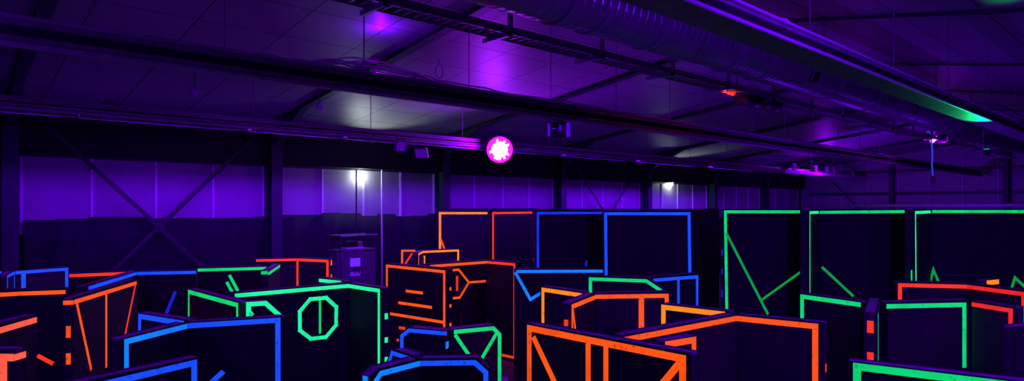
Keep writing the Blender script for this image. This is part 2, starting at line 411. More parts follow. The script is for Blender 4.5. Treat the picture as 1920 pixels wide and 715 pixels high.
a = P('black panel with a green upright seen through the octagonal window', [(560, 541), (640, 535)], dd=(8.9, 9.1), drop=LOWD + .12); a.tape('green', (600, 560), (600, 626), w=.03)
a = P('small mint taped panel with a cut corner behind the blue V', [(466, 566), (499, 564), (527, 588, 1)]); a.tape('mint', (466, 600), (466, 571), (498, 569), (526, 594)).tape('mint', (468, 585), (474, 592), w=.04)
a = P('small panel with a green scrap peeping over the octagon window wall', [(598, 520), (646, 527)]); a.tape('mint', (598, 526), (640, 530.5))
# --- centre back
a = P('left half of the far orange taped panel pair beside the cabinet', [(474, 485), (556, 483)]); a.tape('red', (480, 489), (555, 487.5))
a = P('right half of the far orange taped panel pair beside the cabinet', [(556, 483), (618, 485)], cut=(.012, 0)); a.tape('red', (557.5, 540), (557.5, 487.5), (614, 490), (614, 530), w=.058)
a.dash('orange', 'R', 488, 498).dash('orange', 'R', 515, 520)
a = P('tiny orange taped panel with a slanted strip far back before the tall wall', [(750, 466.5), (781, 466.5)]); a.tape('orange', (754, 505), (754, 470.5), (779, 470.5)).tape('red', (773, 475), (760, 495), w=.045)
a = P('tiny amber taped panel with a small inner arch far back before the tall wall', [(783, 473.5), (794, 469)]); a.tape('yellow', (785, 505), (785, 477), (794, 472.5))
a = P('tiny wide amber topped panel far back before the tall wall', [(794, 469), (864, 466)], cut=(.012, 0)); a.tape('yellow', (794, 472.8), (859, 470), (859, 500)).tape('yellow', (790.5, 500), (790.5, 481), (796, 481), (796, 500), w=.035)
a = P('orange taped panel with two level bars at the centre', [(722, 493.5), (840, 503.5)])
a.tape('orange', (725.5, 680), (725.5, 499), (833, 510), (833, 640)).tape('orange', (761, 546), (793, 550)).tape('orange', (747, 568), (810, 577)).tape('orange', (727, 588), (832, 605)).tape('red', (748, 615), (760, 616.5)).tape('red', (744, 638), (748, 638.5), w=.045)
for y0, y1 in ((539, 545), (571, 577), (606, 612)): a.dash('orange', 'R', y0, y1)
hexi = [(838, 510), (859, 508), (876, 530), (860, 556), (838, 558)]
a = P('orange topped panel with a six-sided window and a stem of tape', [(800, 495.5), (913, 487)], holes=[hexi])
a.tape('orange', (806, 500), (913, 492)).tape('orange', (840, 508), (860, 506), (879, 530), (862, 558.5), (840, 560.5), w=.045).tape('orange', (879, 530), (911, 527.5), w=.045)
P('narrow panel with an orange upright seen through the six-sided window', [(835, 490), (905, 490)], dd=(13.8, 13.8), drop=1.16).tape('red', (857, 518), (857, 546), w=.05)
a = P('orange taped right wing of the six-sided window panel reaching near the floor', [(913, 487), (967, 492)], cut=(.012, 0)); a.tape('red', (913, 492), (964.5, 496.5), (964.5, 671), (930, 664))
# --- centre
a = P('long blue topped panel with a check-mark strip at its left end', [(965, 504), (1190, 502)]); a.tape('sky', (968, 509.5), (1184, 508.5)).tape('sky', (966, 511), (994.5, 562), (1014, 550))
a = P('small cut-corner blue taped panel end just right of the long blue panel', [(1170, 494), (1188, 494), (1208, 520, 1)]); a.tape('blue', (1187, 530), (1187, 499), (1204, 522), w=.05)
a = P('tiny green edged cut-corner panel peeping over the long blue panel', [(1030, 485), (1056, 485), (1070, 506, 1)], th=.16); a.tape('green', (1055, 488), (1064, 505), w=.06)
a = P('green topped panel with a cut corner in the middle distance', [(1102, 517), (1214, 521), (1243, 541, 1)]); a.tape('green', (1107, 560), (1107, 523.5), (1212, 527.3), (1240, 546))
a = P('blue taped panel with a middle upright before the tall blue wall', [(1222, 519), (1311, 512)]); a.tape('blue', (1225, 526), (1307, 519.5), (1307, 580)).tape('blue', (1272, 523), (1272, 570)).dash('navy', 'R', 517, 527)
a = P('amber taped panel left of the orange bent panel', [(1013, 536), (1093, 546.7)]); a.tape('yellow', (1018, 620), (1018, 543.5), (1092, 554.6), w=.054)
a = P('narrow left wing of the orange bent panel at the centre', [(1071, 568), (1118, 549)]); a.tape('orange', (1073, 640), (1073, 575.5), (1118, 557)).tape('orange', (1074, 580), (1080, 630), w=.045).dash('red', 'L', 600, 612)
a = P('right wing of the orange bent panel with an upright near its right end', [(1118, 549), (1257, 546.5)], cut=(.012, 0)); a.tape('orange', (1118, 557), (1250, 555), (1250, 600)).tape('orange', (1202.5, 556), (1202.5, 640), w=.07)
a = P('amber topped panel just behind the big orange V', [(1239, 569), (1368, 584)]); a.tape('yellow', (1244, 620), (1244, 576.5), (1360, 590), w=.054)
a = P('left wing of the big orange taped V rising to the right', [(1170, 628.5), (1381, 589)]); a.tape('orange', (1171, 638), (1381, 597.5), w=.05)
a = P('right wing of the big orange taped V with a tall right upright', [(1381, 589), (1546, 605)], cut=(.012, 0)); a.tape('orange', (1381, 597.5), (1528.5, 612.5), (1528.5, 800), w=.052).dash('red', 'R', 683, 698)
a = P('nearest orange taped panel with two uprights and slanted corner strips', [(984, 606), (1296, 663)])
a.tape('orange', (992.5, 800), (992.5, 616), (1280, 673), (1280, 800), w=.056).tape('orange', (1000, 632), (1046, 730), w=.056).tape('orange', (1103, 642), (1103, 800), w=.05).tape('orange', (1136, 650), (1136, 800), w=.05).tape('orange', (1274, 682), (1236, 728), w=.056)
a = P('small orange taped corner between the nearest orange panel and the big V', [(1246, 639.5), (1307, 629.5)]); a.tape('orange', (1247, 647), (1301, 638), (1301, 690), w=.052)
# --- low cut-corner blue and green barricades at the bottom centre
a = P('low blue taped barricade with a cut left corner beside the green one', [(749, 630, 1), (765, 614), (838, 620)], cut=(0, .03)); a.tape('blue', (753.5, 700), (753.5, 631), (767, 620), (838, 626), w=.034)
a.dash('sky', 'R', 641, 654)
a = P('green taped barricade with a cut right corner and two slanted strips', [(850, 617.5), (926, 609), (941, 625, 1)]); a.tape('green', (851, 623), (925, 616), (936.5, 628), (936.5, 720), w=.036).tape('green', (853, 628), (883, 672), w=.032).tape('green', (930, 627), (901, 676), w=.032)
a = P('small blue edged barricade with cut corner peeping behind the nearest blue one', [(722, 682, 1), (735, 655), (771, 666.5)]); a.tape('blue', (727, 690), (735, 662), (770, 674), w=.032)
a = P('left wing of the nearest blue barricade with a cut left corner', [(696, 707, 1), (712, 692), (787, 673)]); a.tape('sky', (700, 722), (714, 701), (787, 682), w=.036).dash('sky', 'L', 706, 716)
a = P('right wing of the nearest blue barricade with a cut right corner', [(787, 673), (897, 671), (921, 695, 1)], cut=(.012, 0)); a.tape('blue', (788, 682), (890, 680.5), (911, 699), (911, 760), w=.036)
# --- right side
a = P('green topped panel at right running toward the dark post end', [(1497, 549), (1614, 565.5)]); a.tape('green', (1504, 620), (1504, 556.5), (1614, 572), w=.052)
a = P('black panel end on to the camera with red patches between green panels', [(1645, 583), (1651, 559.5)], th=.125); a.tape('mint', (1646.5, 680), (1646.5, 588), w=.04, ext=0).dash('red', 'L', 602, 625, w=.06).dash('red', 'L', 661, 680, w=.06)
a = P('green taped square panel at right with scuffed right upright', [(1664, 566), (1817, 562)]); a.tape('green', (1662, 575), (1808, 572), (1808, 690), w=.051)
a = P('left half of the far red taped bent panel on the right', [(1680, 528), (1812, 530)]); a.tape('red', (1687.5, 570), (1687.5, 535), (1812, 538), w=.055)
a = P('right half of the far red taped bent panel cut off by the right edge', [(1812, 530), (1927, 546)], cut=(.012, 0)); a.tape('scarlet', (1812, 538), (1919, 552), (1919, 620), w=.055)
a = P('tiny orange topped panel peeping over the far red panel', [(1845, 525.5), (1876, 522.5)]); a.tape('yellow', (1850, 531), (1873, 528.5), w=.07)
a = P('scarlet taped panel behind the green square panel at right', [(1822, 563), (1903, 575)]); a.tape('scarlet', (1822, 571), (1895, 583), (1895, 700), w=.047)
a = P('plain black panel at the right edge below the red one', [(1905, 613), (1990, 606)]); a.tape('scarlet', (1960, 622), (1990, 619))
a = P('nearest green taped panel in the bottom right corner', [(1589, 677), (1960, 720)]); a.tape('green', (1607, 800), (1607, 688), (1960, 731), w=.049)
# --- tall walls
def tall(lab, x0, d0, x1, d1, cut=(0, 0)):
    y0, y1 = HOR + TALLD * FPX / d0, HOR + TALLD * FPX / d1
    return P(lab, [(x0, y0), (x1, y1)], drop=TALLD, dd=(d0, d1), cut=cut, name='tall_maze_panel')
a = tall('tall orange taped wall at the left end of the tall row', 818, 17.2, 919, 17.4); a.tape('yellow', (825, 520), (825, 400), (914, 400), w=.062).tape('orange', (826, 448), (836, 474), w=.05)
a = tall('tall red taped wall between the orange and blue walls', 923, 17.4, 1003, 18.4); a.tape('red', (924.5, 520), (924.5, 400), (998, 399), w=.06).tape('red', (1001, 484), (1001, 491), w=.06)
a = tall('tall blue taped wall with a single left upright', 1004, 11.4, 1131, 11.8); a.tape('deep', (1008.5, 560), (1008.5, 400), (1129, 399.5), w=.045).tape('navy', (1098, 500), (1100, 489), w=.04)
a = tall('tall blue taped wall framed on both sides', 1132, 11.0, 1300, 11.0); a.tape('blue', (1137, 560), (1135.5, 401), (1292, 401), (1294, 560), w=.052)
a = tall('plain black tall wall turned away between blue and green walls', 1301, 11.1, 1349, 13.5)
a = tall('tall green taped wall with a large V of strips', 1357, 10.6, 1510, 10.8); a.tape('green', (1363, 600), (1360, 397.5), (1500, 397.5), w=.05).tape('leaf', (1362, 438), (1440, 590), w=.045).tape('leaf', (1425, 565), (1503, 509), w=.04).tape('leaf', (1508, 499), (1508, 515), w=.03)
for y0, y1 in ((397, 400), (468, 480), (505, 515), (544, 557)): a.dash('navy', 'L', y0, y1, w=.05)
a = tall('short angled green taped wing left of the diagonal strip', 1515, 10.2, 1536, 10.9); a.tape('mint', (1518.5, 600), (1518.5, 399), (1535, 398.5), w=.045)
a = tall('tall green topped wall with one falling diagonal', 1537, 10.9, 1708, 10.9); a.tape('green', (1537, 398.5), (1699, 397), w=.05).tape('leaf', (1541, 501), (1600, 556), w=.045)
a = tall('short angled green taped wing right of the diagonal strip', 1712, 10.2, 1745, 10.8); a.tape('mint', (1718, 600), (1716.5, 399), (1745, 397.5), w=.048).tape('green', (1709, 507), (1709, 530), w=.06)
a = tall('tall green topped wall running out of the right edge', 1746, 10.8, 2060, 10.8); a.tape('green', (1748, 397), (2060, 397), w=.05).tape('leaf', (1744, 530), (1750, 506), (1760, 530), w=.045).tape('leaf', (1897, 540), (1903, 521), (1924, 541), w=.045)
# low purple-lit box on the floor behind the barricades
b = P('low black box standing right of the nearest blue barricade', [(921, 722), (953, 722)], dd=(6.3, 6.3), drop=1.75, th=.35, name='low_wall_box')

# ------------------------------------------------------------------ roof services
def ibeam(p, z0, hgt, wid, s0, s1, lab):
    o = thing('roof_beam', lab, 'beam', ((s0 + s1) / 2, p, z0)); t = .022
    th_, bh = hgt * .34, hgt * .24
    MB().mm((s0, p, z0 + hgt - th_), (s1, p + wid, z0 + hgt)).build('top_flange', BEAM, o, bevel=.006)
    MB().mm((s0, p, z0), (s1, p + wid, z0 + bh)).build('bottom_flange', BEAM, o, bevel=.006)
    MB().mm((s0, p + wid * .42, z0 + bh), (s1, p + wid * .52, z0 + hgt - th_)).build('web', WEBM if p > 5 else BEAM, o)
    return o
BEAMS = []
b1 = ibeam(7.0, EYE + 1.45, .20, .26, SB + .5, SE - .3, 'long dusty steel beam crossing the upper middle of the hall')
b3 = ibeam(2.55, EYE + 1.49, .15, .33, SB + .5, SE - .3, 'brightly purple lit steel beam running to the right edge')
for z, y, r in ((1.42, 7.03, .03), (1.655, 6.985, .02)): MB().cyl((SB + .6, y, EYE + z), (SE - .4, y, EYE + z), r, 8).build('conduit', PALEM, b1)
for z in (1.492, 1.64): MB().cyl((-4, 2.54, EYE + z), (SE - .4, 2.54, EYE + z), .016, 8).build('conduit', SIGNL, b3)  # pale tubes added so the flange edges look brightly lit
def rods(o, p, ztop_of, z0, ss):
    for s in ss: MB().cyl((s, p, z0), (s, p, hc(p) - .0), .008, 6).build('hanger_rod', GALV, o)
rods(b1, 7.13, None, EYE + 1.65, [S0 + 1.2 + 1.67 * k for k in range(20) if S0 + 1.2 + 1.67 * k < SE])
rods(b3, 2.7, None, EYE + 1.64, [1.5 + 2.5 * k for k in range(13)])
# conduit bundle along the left (third beam line)
b2 = thing('conduit_rack', 'rack of parallel conduits along the left wall carrying the purple lamp', 'conduit rack', (14, 12.1, EYE + 1.4))
s0, s1 = SB + .5, SE - .3
MB().mm((s0, 12.0, EYE + 1.56), (s1, 12.2, EYE + 1.575)).mm((s0, 12.0, EYE + 1.56), (s1, 12.015, EYE + 1.66)).mm((s0, 12.185, EYE + 1.56), (s1, 12.2, EYE + 1.66)).build('cable_tray', GALV, b2)
for (dy, z, r) in ((11.99, 1.53, .018), (11.98, 1.475, .03), (12.0, 1.415, .016), (12.1, 1.50, .03)):
    MB().cyl((s0, dy, EYE + z), (s1, dy, EYE + z), r, 10).build('conduit', PALEM, b2)
k = 0
s = S0 + .9
while s < SE - .5:
    MB().mm((s - .015, 11.94, EYE + 1.39), (s + .015, 12.22, EYE + 1.398)).mm((s - .015, 12.2, EYE + 1.39), (s + .015, 12.21, EYE + 1.68)).build('bracket', DARKM, b2)
    MB().cyl((s, 12.205, EYE + 1.67), (s, 12.205, hc(12.2)), .008, 6).build('hanger_rod', GALV, b2)
    s += 2.5
# cables lying on the beams
def cable_on(p, z, s0, s1, seed, lab, m=CABLEM, r=.012, amp=.05):
    rnd = random.Random(seed); pts = []; n = int((s1 - s0) / .35)
    for i in range(n + 1):
        s = s0 + (s1 - s0) * i / n
        pts.append((s, p + rnd.uniform(-amp, amp), z + r + abs(rnd.gauss(0, .03)) * (1 if amp > .03 else .3)))
    return tag(MB().tube(pts, r).build('power_cable', m, smooth=True), lab, 'cable', 'cables along the beams')
cable_on(7.08, EYE + 1.65, S0 + 2, SE - 2, 3, 'loose cable resting near the front edge of the middle beam')
cable_on(7.19, EYE + 1.65, S0 + 1, SE - 4, 4, 'loose cable resting near the rear edge of the middle beam')
cable_on(7.13, EYE + 1.69, s_at(560, 7.1), s_at(1250, 7.1), 9, 'pale cable sagging over the middle beam near the small magenta lamp', amp=.07)
cable_on(2.64, EYE + 1.64, 4, SE - 2, 5, 'wavy cable on the front edge of the bright purple beam')
cable_on(2.78, EYE + 1.64, 4, SE - 3, 6, 'wavy cable on the rear edge of the bright purple beam', amp=.04)
cable_on(12.1, EYE + 1.575, S0, SE - 3, 8, 'cable lying in the conduit rack tray', m=BLACKP, r=.02)
for k in range(4):
    sa, sb = s_at(545 + 12 * k, 7.05), s_at(850 - 9 * k, 7.05); n = 26; rnd = random.Random(40 + k); ph = rnd.uniform(0, 6)
    pts = [(sa + (sb - sa) * i / n, 7.03 + .05 * k + .02 * math.sin(ph + i * .5), EYE + 1.665 + (.06 + .045 * k) * abs(math.sin(math.pi * i / n)) ** .7 + .012 * math.sin(ph + i * .9)) for i in range(n + 1)]
    tag(MB().tube(pts, .011).build('power_cable', CABLEM, smooth=True), ('lowest', 'second lowest', 'second highest', 'highest')[k] + ' of the four magenta lit cables arching over the middle beam', 'cable', 'arching cables on the middle beam')
# spiral duct
DP, DZ, DR = 4.58, EYE + 2.24, .33
duct = thing('ventilation_duct', 'fat round spiral duct under the roof at upper right', 'duct', (14, DP, DZ))
b = MB(); N = 32; rings = []; s = -4.0; prof = []
while s < SE - .4:
    prof += [(s, DR), (s + .085, DR), (s + .10, DR + .007), (s + .115, DR + .007)]; s += .13
for (s, r) in prof: rings.append([b.bm.verts.new((s, DP + r * math.cos(6.2832 * k / N), DZ + r * math.sin(6.2832 * k / N))) for k in range(N)])
for A, B in zip(rings, rings[1:]):
    for k in range(N): b.bm.faces.new((A[k], A[(k + 1) % N], B[(k + 1) % N], B[k]))
b.bm.faces.new(rings[0]); b.bm.faces.new(rings[-1][::-1])
b.build('duct_pipe', DUCT, duct)
for xx in (1130, 1235, 1440, 1570, 1640, 1680, 1720, 1750, 1790):
    s = s_at(xx, DP - .2)
    MB().cyl((s, DP, DZ), (s + .07, DP, DZ), DR + .018, 32).build('collar', GALV, duct)
for xx, yy in ((1527, 139), (1715, 207)):
    a0 = math.radians(205); s = s_at(xx, DP - .3)
    c = Vector((s, DP + (DR + .01) * math.cos(a0), DZ + (DR + .01) * math.sin(a0)))
    q = Matrix.Rotation(a0, 3, 'X')
    v = MB().box(c, (.26, .05, .17), q).build('air_grille', BLACKP, duct)
    MB().box(c + q @ Vector((0, .03, .08)), (.28, .02, .012), q).box(c + q @ Vector((0, .03, -.08)), (.28, .02, .012), q).box(c + q @ Vector((.13, .03, 0)), (.012, .02, .17), q).box(c + q @ Vector((-.13, .03, 0)), (.012, .02, .17), q).build('grille_frame', GALV, v)
for k in range(11):
    s = -2 + 3.4 * k
    MB().mm((s - .015, DP - .02, DZ + DR), (s + .015, DP + .02, hc(DP))).cyl((s - .02, DP, DZ), (s + .02, DP, DZ), DR + .022, 32).build('duct_hanger', GALV, duct)
# cable ladder on C brackets
lad = thing('cable_ladder', 'perforated cable tray on hanging C brackets beside the duct', 'cable tray', (14, 5.9, EYE + 2.0))
L0, L1 = -2.0, SE - 1
bb = MB()
z = EYE + 2.1
bb.mm((L0, 5.72, z), (L1, 5.735, z + .09)).mm((L0, 6.02, z), (L1, 6.035, z + .09))
s = L0
while s < L1:
    bb.mm((s, 5.735, z + .01), (s + .03, 6.02, z + .025)); s += .13
bb.build('tray', GALV, lad)
for k in range(-3, 18):
    x_inv = 8.77e-4 + (k - 2) * 1.15e-4; xx = 2270 - 1 / x_inv
    s = s_at(xx, 5.62)
    if s > SE - 1: break
    if s < L0: continue
    MB().mm((s - .02, 5.6, z - .06), (s + .02, 5.65, z + .40)).mm((s - .02, 5.6, z - .06), (s + .02, 6.12, z - .005)).mm((s - .02, 5.3, z + .36), (s + .02, 5.9, z + .40)).build('c_bracket', GALV, lad)
    MB().cyl((s, 5.86, z + .38), (s, 5.86, hc(5.86)), .008, 6).build('hanger_rod', GALV, lad)

UPK = 170
# ------------------------------------------------------------------ lamps and devices
def point(name, loc, col, e, r=.05):
    l = bpy.data.lights.new(name, 'POINT'); l.color = col; l.energy = e; l.shadow_soft_size = r
    o = bpy.data.objects.new(name, l); COL.objects.link(o); o.location = loc; return o
def aim(o, d): o.rotation_euler = Vector(d).to_track_quat('-Z', 'Y').to_euler()
def spot(name, loc, d, col, e, ang=120, blend=.6, r=.08):
    l = bpy.data.lights.new(name, 'SPOT'); l.color = col; l.energy = e; l.shadow_soft_size = r; l.spot_size = math.radians(ang); l.spot_blend = blend
    o = bpy.data.objects.new(name, l); COL.objects.link(o); o.location = loc; aim(o, d); return o
UV = (.155, .0, 1.0); MAG = (.30, .0, 1.0); WHT = (.86, 1.0, .92)
LAMPGLASS = mat('violet_lamp_glass', (.3, .1, .4), .3, emit=(1.0, .3, 1.0), es=6)
OUTLED = mat('magenta_glare_lens', (.3, .05, .4), .3, emit=(1.0, .02, .9), es=1.2)
LAMPRIM = mat('magenta_lens_ring', (.3, .02, .3), .3, emit=(.75, 0, .75), es=1)
WHITEGLASS = mat('white_lamp_glass', (.8, .8, .8), .3, emit=(.86, 1, .92), es=14)
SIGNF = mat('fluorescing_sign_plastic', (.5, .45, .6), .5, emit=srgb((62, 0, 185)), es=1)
UVGLASS = mat('uv_flood_glass', (.02, .0, .05), .2, emit=(.06, 0, .3), es=1)

# big violet stage lamp clipped to the conduit rack
Zl = 15.4; c = at(937, 281, Zl); back = (c - CAM).normalized()
lamp = thing('stage_lamp', 'glowing violet round stage lamp on the conduit rack', 'lamp', tuple(c))
MB().cyl(c + back * .02, c + back * .34, .31, 32, r2=.16).cyl(c - back * .03, c + back * .04, .325, 32, caps=False).build('lamp_housing', BLACKP, lamp, smooth=False)
MB().cyl(c - back * .005, c + back * .005, .32, 32).build('lens_ring', LAMPRIM, lamp)
led = MB()
led2 = MB()
for r, n in ((0, 1), (.06, 6), (.115, 12), (.17, 18), (.225, 24), (.28, 30)):
    for k in range(n):
        a = 6.2832 * k / n; v = c + RT * (r * math.cos(a)) + UP * (r * math.sin(a)) - back * .012
        (led2 if r > .25 or (r > .2 and random.random() < .5) else led).cyl(v, v - back * .02, .034, 8)  # magenta lenses mixed among the white imitate the lamp's starburst glare
led.build('led_lens', LAMPGLASS, lamp); led2.build('glare_led_lens', OUTLED, lamp)
MB().bar(c + RT * .345 + back * .15, c + RT * .345 + UP * .26 + back * .15, .03, .008).bar(c - RT * .345 + back * .15, c - RT * .345 + UP * .26 + back * .15, .03, .008).bar(c - RT * .345 + UP * .26 + back * .15, c + RT * .345 + UP * .26 + back * .15, .03, .008).build('yoke', DARKM, lamp)
MB().cyl(c + UP * .26 + back * .15, c + UP * .26 + back * .15 + Vector((0, 0, .5)), .01, 6).build('lamp_cable', BLACKP, lamp)
point('stage_lamp_light', c - back * .12, MAG, 230, .2)

# white bulkhead lamps on the long wall
def bulkhead(x, y, lab, e, eu):
    P0 = on_plane(x, y, Vector((0, PW - .14, 0)), Vector((0, 1, 0)))
    o = thing('bulkhead_lamp', lab, 'lamp', tuple(P0))
    MB().cyl(P0 + Vector((0, .11, 0)), P0 + Vector((0, .06, 0)), .07, 24).build('lamp_base', WHITEP, o)
    bm = MB(); v = bmesh.ops.create_uvsphere(bm.bm, u_segments=20, v_segments=12, radius=.095)['verts']
    bmesh.ops.transform(bm.bm, matrix=Matrix.Translation(P0), verts=v)
    g = mat('white_lamp_globe', (.8, .8, .8), .3, emit=(.86, 1, .92), es=e)
    bm.build('lamp_globe', g, o, smooth=True)
    spot('bulkhead_uplight', P0 + Vector((0, -.12, .0)), (0, -.75, 1), WHT, eu, 80, .9, .1)
bulkhead(678, 330, 'bright white wall lamp above the metal cabinet', 60, 100)
bulkhead(1258, 345, 'bright white wall lamp further right between green columns', 60, 60)

# uv floodlights on short brackets
def flood(loc, d, lab, e=0, size=.3, col=UV, ang=140, drop=.25, glass=None, group='uv floodlights'):
    loc = Vector(loc); d = Vector(d).normalized(); q = d.to_track_quat('-Y', 'Z').to_matrix()
    o = thing('floodlight', lab, 'floodlight', tuple(loc), group)
    X = lambda x, y, z: loc + q @ Vector((x, y, z))
    MB().box(X(0, .03, 0), (size, .06, size * .75), q).build('lamp_housing', GREYP if not e else DARKM, o, bevel=.01)
    f = MB()
    for (cx, cz, wx, wz) in ((0, size * .37, size * 1.04, .02), (0, -size * .37, size * 1.04, .02), (size * .5, 0, .02, size * .76), (-size * .5, 0, .02, size * .76)):
        f.box(X(cx, -.01, cz), (wx, .05, wz), q)
    f.build('bezel', GREYP, o)
    MB().box(X(0, -.004, 0), (size * .92, .006, size * .66), q).build('glass', glass or UVGLASS, o)
    f = MB()
    for k in range(7): f.box(X(-size * .4 + k * size * .133, .075, 0), (.008, .04, size * .6), q)
    f.build('cooling_fins', DARKM, o)
    f = MB(); top = loc + Vector((0, 0, drop))
    for sx in (-1, 1): f.bar(X(sx * (size * .5 + .015), .03, 0), top + RT * (sx * size * .3), .02, .006)
    f.bar(top - RT * size * .3, top + RT * size * .3, .03, .008).build('bracket', DARKM, o)
    if drop < 0:
        MB().cyl((loc.x, loc.y, 0), top, .02, 10).cyl((loc.x, loc.y, 0), (loc.x, loc.y, .02), .22, 20).build('stand', DARKM, o)
    elif e: MB().cyl(top, (loc.x, loc.y, hc(loc.y)), .01, 6).build('hanger_rod', DARKM, o)
    if e: spot('fill_flood_beam', X(0, -.05, 0), d, col, e, ang)
    return o
zt = EYE + 1.38
flood(at(751, 275, 13.9), (.1, -.9, -.25), 'left of the two grey floodlights under the conduit rack', size=.28, drop=.16)
flood(at(790, 287, 14.1), (-.75, -.5, -.45), 'right tilted one of the two grey floodlights under the conduit rack', size=.28, drop=.22)
# black light battens on the wall side of the conduit rack, shaded above by their own lip
def batten(s0, s1, e, lab):
    o = thing('lighting_batten', lab, 'light batten', ((s0 + s1) / 2, 12.3, EYE + 1.3), 'black light battens behind the conduit rack')
    MB().mm((s0, 12.25, EYE + 1.55), (s1, 12.46, EYE + 1.565)).mm((s0, 12.25, EYE + 1.44), (s1, 12.262, EYE + 1.55)).mm((s0, 12.45, EYE + LIP), (s1, 12.462, EYE + 1.55)).build('housing', DARKM, o)
    for q in (s0 + .2, s1 - .2): MB().mm((q - .02, 12.19, EYE + 1.56), (q + .02, 12.3, EYE + 1.57)).build('mount_arm', DARKM, o)
    l = bpy.data.lights.new('batten_tube', 'AREA'); l.shape = 'RECTANGLE'; l.size = s1 - s0 - .1; l.size_y = .03; l.energy = e; l.color = UV
    a = bpy.data.objects.new('batten_tube', l); COL.objects.link(a); a.location = ((s0 + s1) / 2, 12.29, EYE + 1.50)
    a.matrix_world = Matrix.Translation(a.location) @ Matrix((Vector((1, 0, 0)), Vector((0, .66, .75)), Vector((0, -.75, .66)))).transposed().to_4x4()
LIP = 1.449
for (xa, xb, e, lab) in ((150, 450, 55, 'black light batten behind the conduit rack over the braced bay'), (470, 640, 95, 'black light batten behind the conduit rack left of the white lamp'),
                         (650, 790, 60, 'black light batten behind the conduit rack right of the white lamp'),
                         (-100, 120, 30, 'black light batten behind the conduit rack at the far left'), (850, 1020, 95, 'black light batten behind the conduit rack right of the violet lamp'),
                         (1060, 1180, 85, 'black light batten behind the conduit rack over the small braced bay'), (1200, 1320, 200, 'black light batten behind the conduit rack over the second white lamp'),
                         (1335, 1420, 200, 'black light batten behind the conduit rack near the far corner')):
    batten(s_at(xa, 12.3), s_at(xb, 12.3), e, lab)
# added unseen floods above and behind the camera, lighting the maze and beams
OFF = [((2.2, 3.6, EYE + 2.45), (.1, .1, -1), 190), ((5.2, 1.2, EYE + 2.45), (.1, .1, -1), 190), ((-1.2, 7.8, EYE + 2.2), (.15, .1, -1), 150), ((9.5, -2.6, EYE + 1.7), (.2, .3, -1), 200), ((4.5, -1.8, EYE + 1.6), (.75, .65, -.05), 800), ((-3.0, 5.5, EYE + 1.2), (.7, .7, -.25), 260)]
for k, (l, d, e) in enumerate(OFF): flood(l, d, 'added fill floodlight, unseen above the maze', e=e, size=.3, ang=150, drop=.12)
# added floods out of sight behind the maze walls, brightening roof and end wall
for (x, d, z, e, dr) in ((1120, 14.5, 2.2, UPK * .7, (.1, .0, 1)), (1600, 24.0, 2.3, 650, (.9, -.1, .45)), (1560, 14.0, 2.2, UPK * .9, (.1, .1, 1)), (300, 12.5, 1.3, UPK * .2, (0, -.1, 1)), (680, 12.9, 1.2, UPK * .25, (0, -.2, 1)), (1850, 14.5, 2.2, UPK * .5, (.1, 0, 1)), (-150, 8.5, 1.2, UPK * .12, (0, 0, 1))):
    c = at(x, HOR, d); flood((c.x, c.y, z), dr, 'added fill light hidden behind the maze walls', e=e, size=.3, ang=165, drop=-.2, glass=UVGLASS)
# small magenta lamp above the middle beam
c = at(716, 47, 10.1); o = thing('stage_lamp', 'small magenta lamp above the middle beam lighting the loose cables', 'lamp', tuple(c))
MB().cyl(c + UP * .0, c + UP * .16, .07, 20, r2=.05).build('lamp_housing', BLACKP, o)
MB().cyl(c - UP * .005, c + UP * .004, .06, 20).build('lens', LAMPRIM, o)
MB().cyl(c + UP * .16, Vector((c.x, c.y, hc(c.y))), .01, 6).build('hanger_rod', DARKM, o)
spot('small_stage_light', c - UP * .05, (0, -.1, -1), (.42, 0, 1), 300, 150, .5, .04); point('small_stage_glow', c - UP * .2, UV, 22, .08)

# small violet flood with hanging pale cable near the right
c = at(1752, 262, 20); n = (c - CAM).normalized()
o = thing('floodlight', 'small glowing violet floodlight above the hanging pale cable', 'floodlight', tuple(c))
q = Matrix.Rotation(math.radians(-40), 3, 'Y')
base = Matrix((RT, -n.cross(RT).cross(RT) if False else n, UP)).transposed()
MB().box(c + n * .06, (.30, .1, .14), base @ Matrix.Rotation(math.radians(-38), 3, 'Y')).build('lamp_housing', DARKM, o)
MB().box(c, (.24, .02, .09), base @ Matrix.Rotation(math.radians(-38), 3, 'Y')).build('glass', LAMPGLASS, o)
MB().bar(c + n * .1, c + n * .1 + UP * .3, .03, .03).bar(c + n * .1 + UP * .3 - RT * .2, c + n * .1 + UP * .3 + RT * .2, .03, .03).build('bracket', GALV, o)
point('small_flood_light', c - n * .12 - UP * .05, MAG, 40, .06)
pts = [at(1738, 247, 19.8), at(1744, 248, 19.8), at(1747, 256, 19.8), at(1747, 270, 19.8), at(1748.5, 290, 19.8), at(1747.5, 310, 19.8), at(1749, 330, 19.8)]
o = tag(MB().tube(pts, .022).build('hanging_cable', CABLEB, smooth=True), 'pale blue cable dangling beside the small violet floodlight', 'cable')
cc = at(1749, 338, 19.8); MB().box(cc, (.10, .10, .22)).build('plug', GREYP, o)

# exit sign on the middle beam
c = at(1047, 243, 10.4); n = (c - CAM); n.z = 0; n.normalize(); R = Vector((n.y, -n.x, 0)); q = Matrix((R, n, UP)).transposed()
o = thing('exit_sign', 'hanging escape sign with arrow and running figure under the middle beam', 'sign', tuple(c))
MB().box(c + n * .05, (.27, .1, .25), q).build('sign_case', SIGNB, o, bevel=.006)
MB().box(c + n * .06 + R * .155, (.075, .12, .22), q).build('side_panel', SIGNF, o); MB().box(c + n * .06 - R * .15, (.045, .1, .2), q).build('side_panel', SIGNF, o)
MB().box(c + n * .1 + UP * .155 - R * .03, (.22, .1, .07), q).build('upper_box', GREYP, o)
MB().bar(c + n * .1 + UP * .19 - R * .03, c + n * .1 + UP * .32 - R * .03, .02, .02).bar(c + n * .1 + UP * .19 + R * .05, c + n * .1 + UP * .32 + R * .05, .02, .02).build('hanger', DARKM, o)
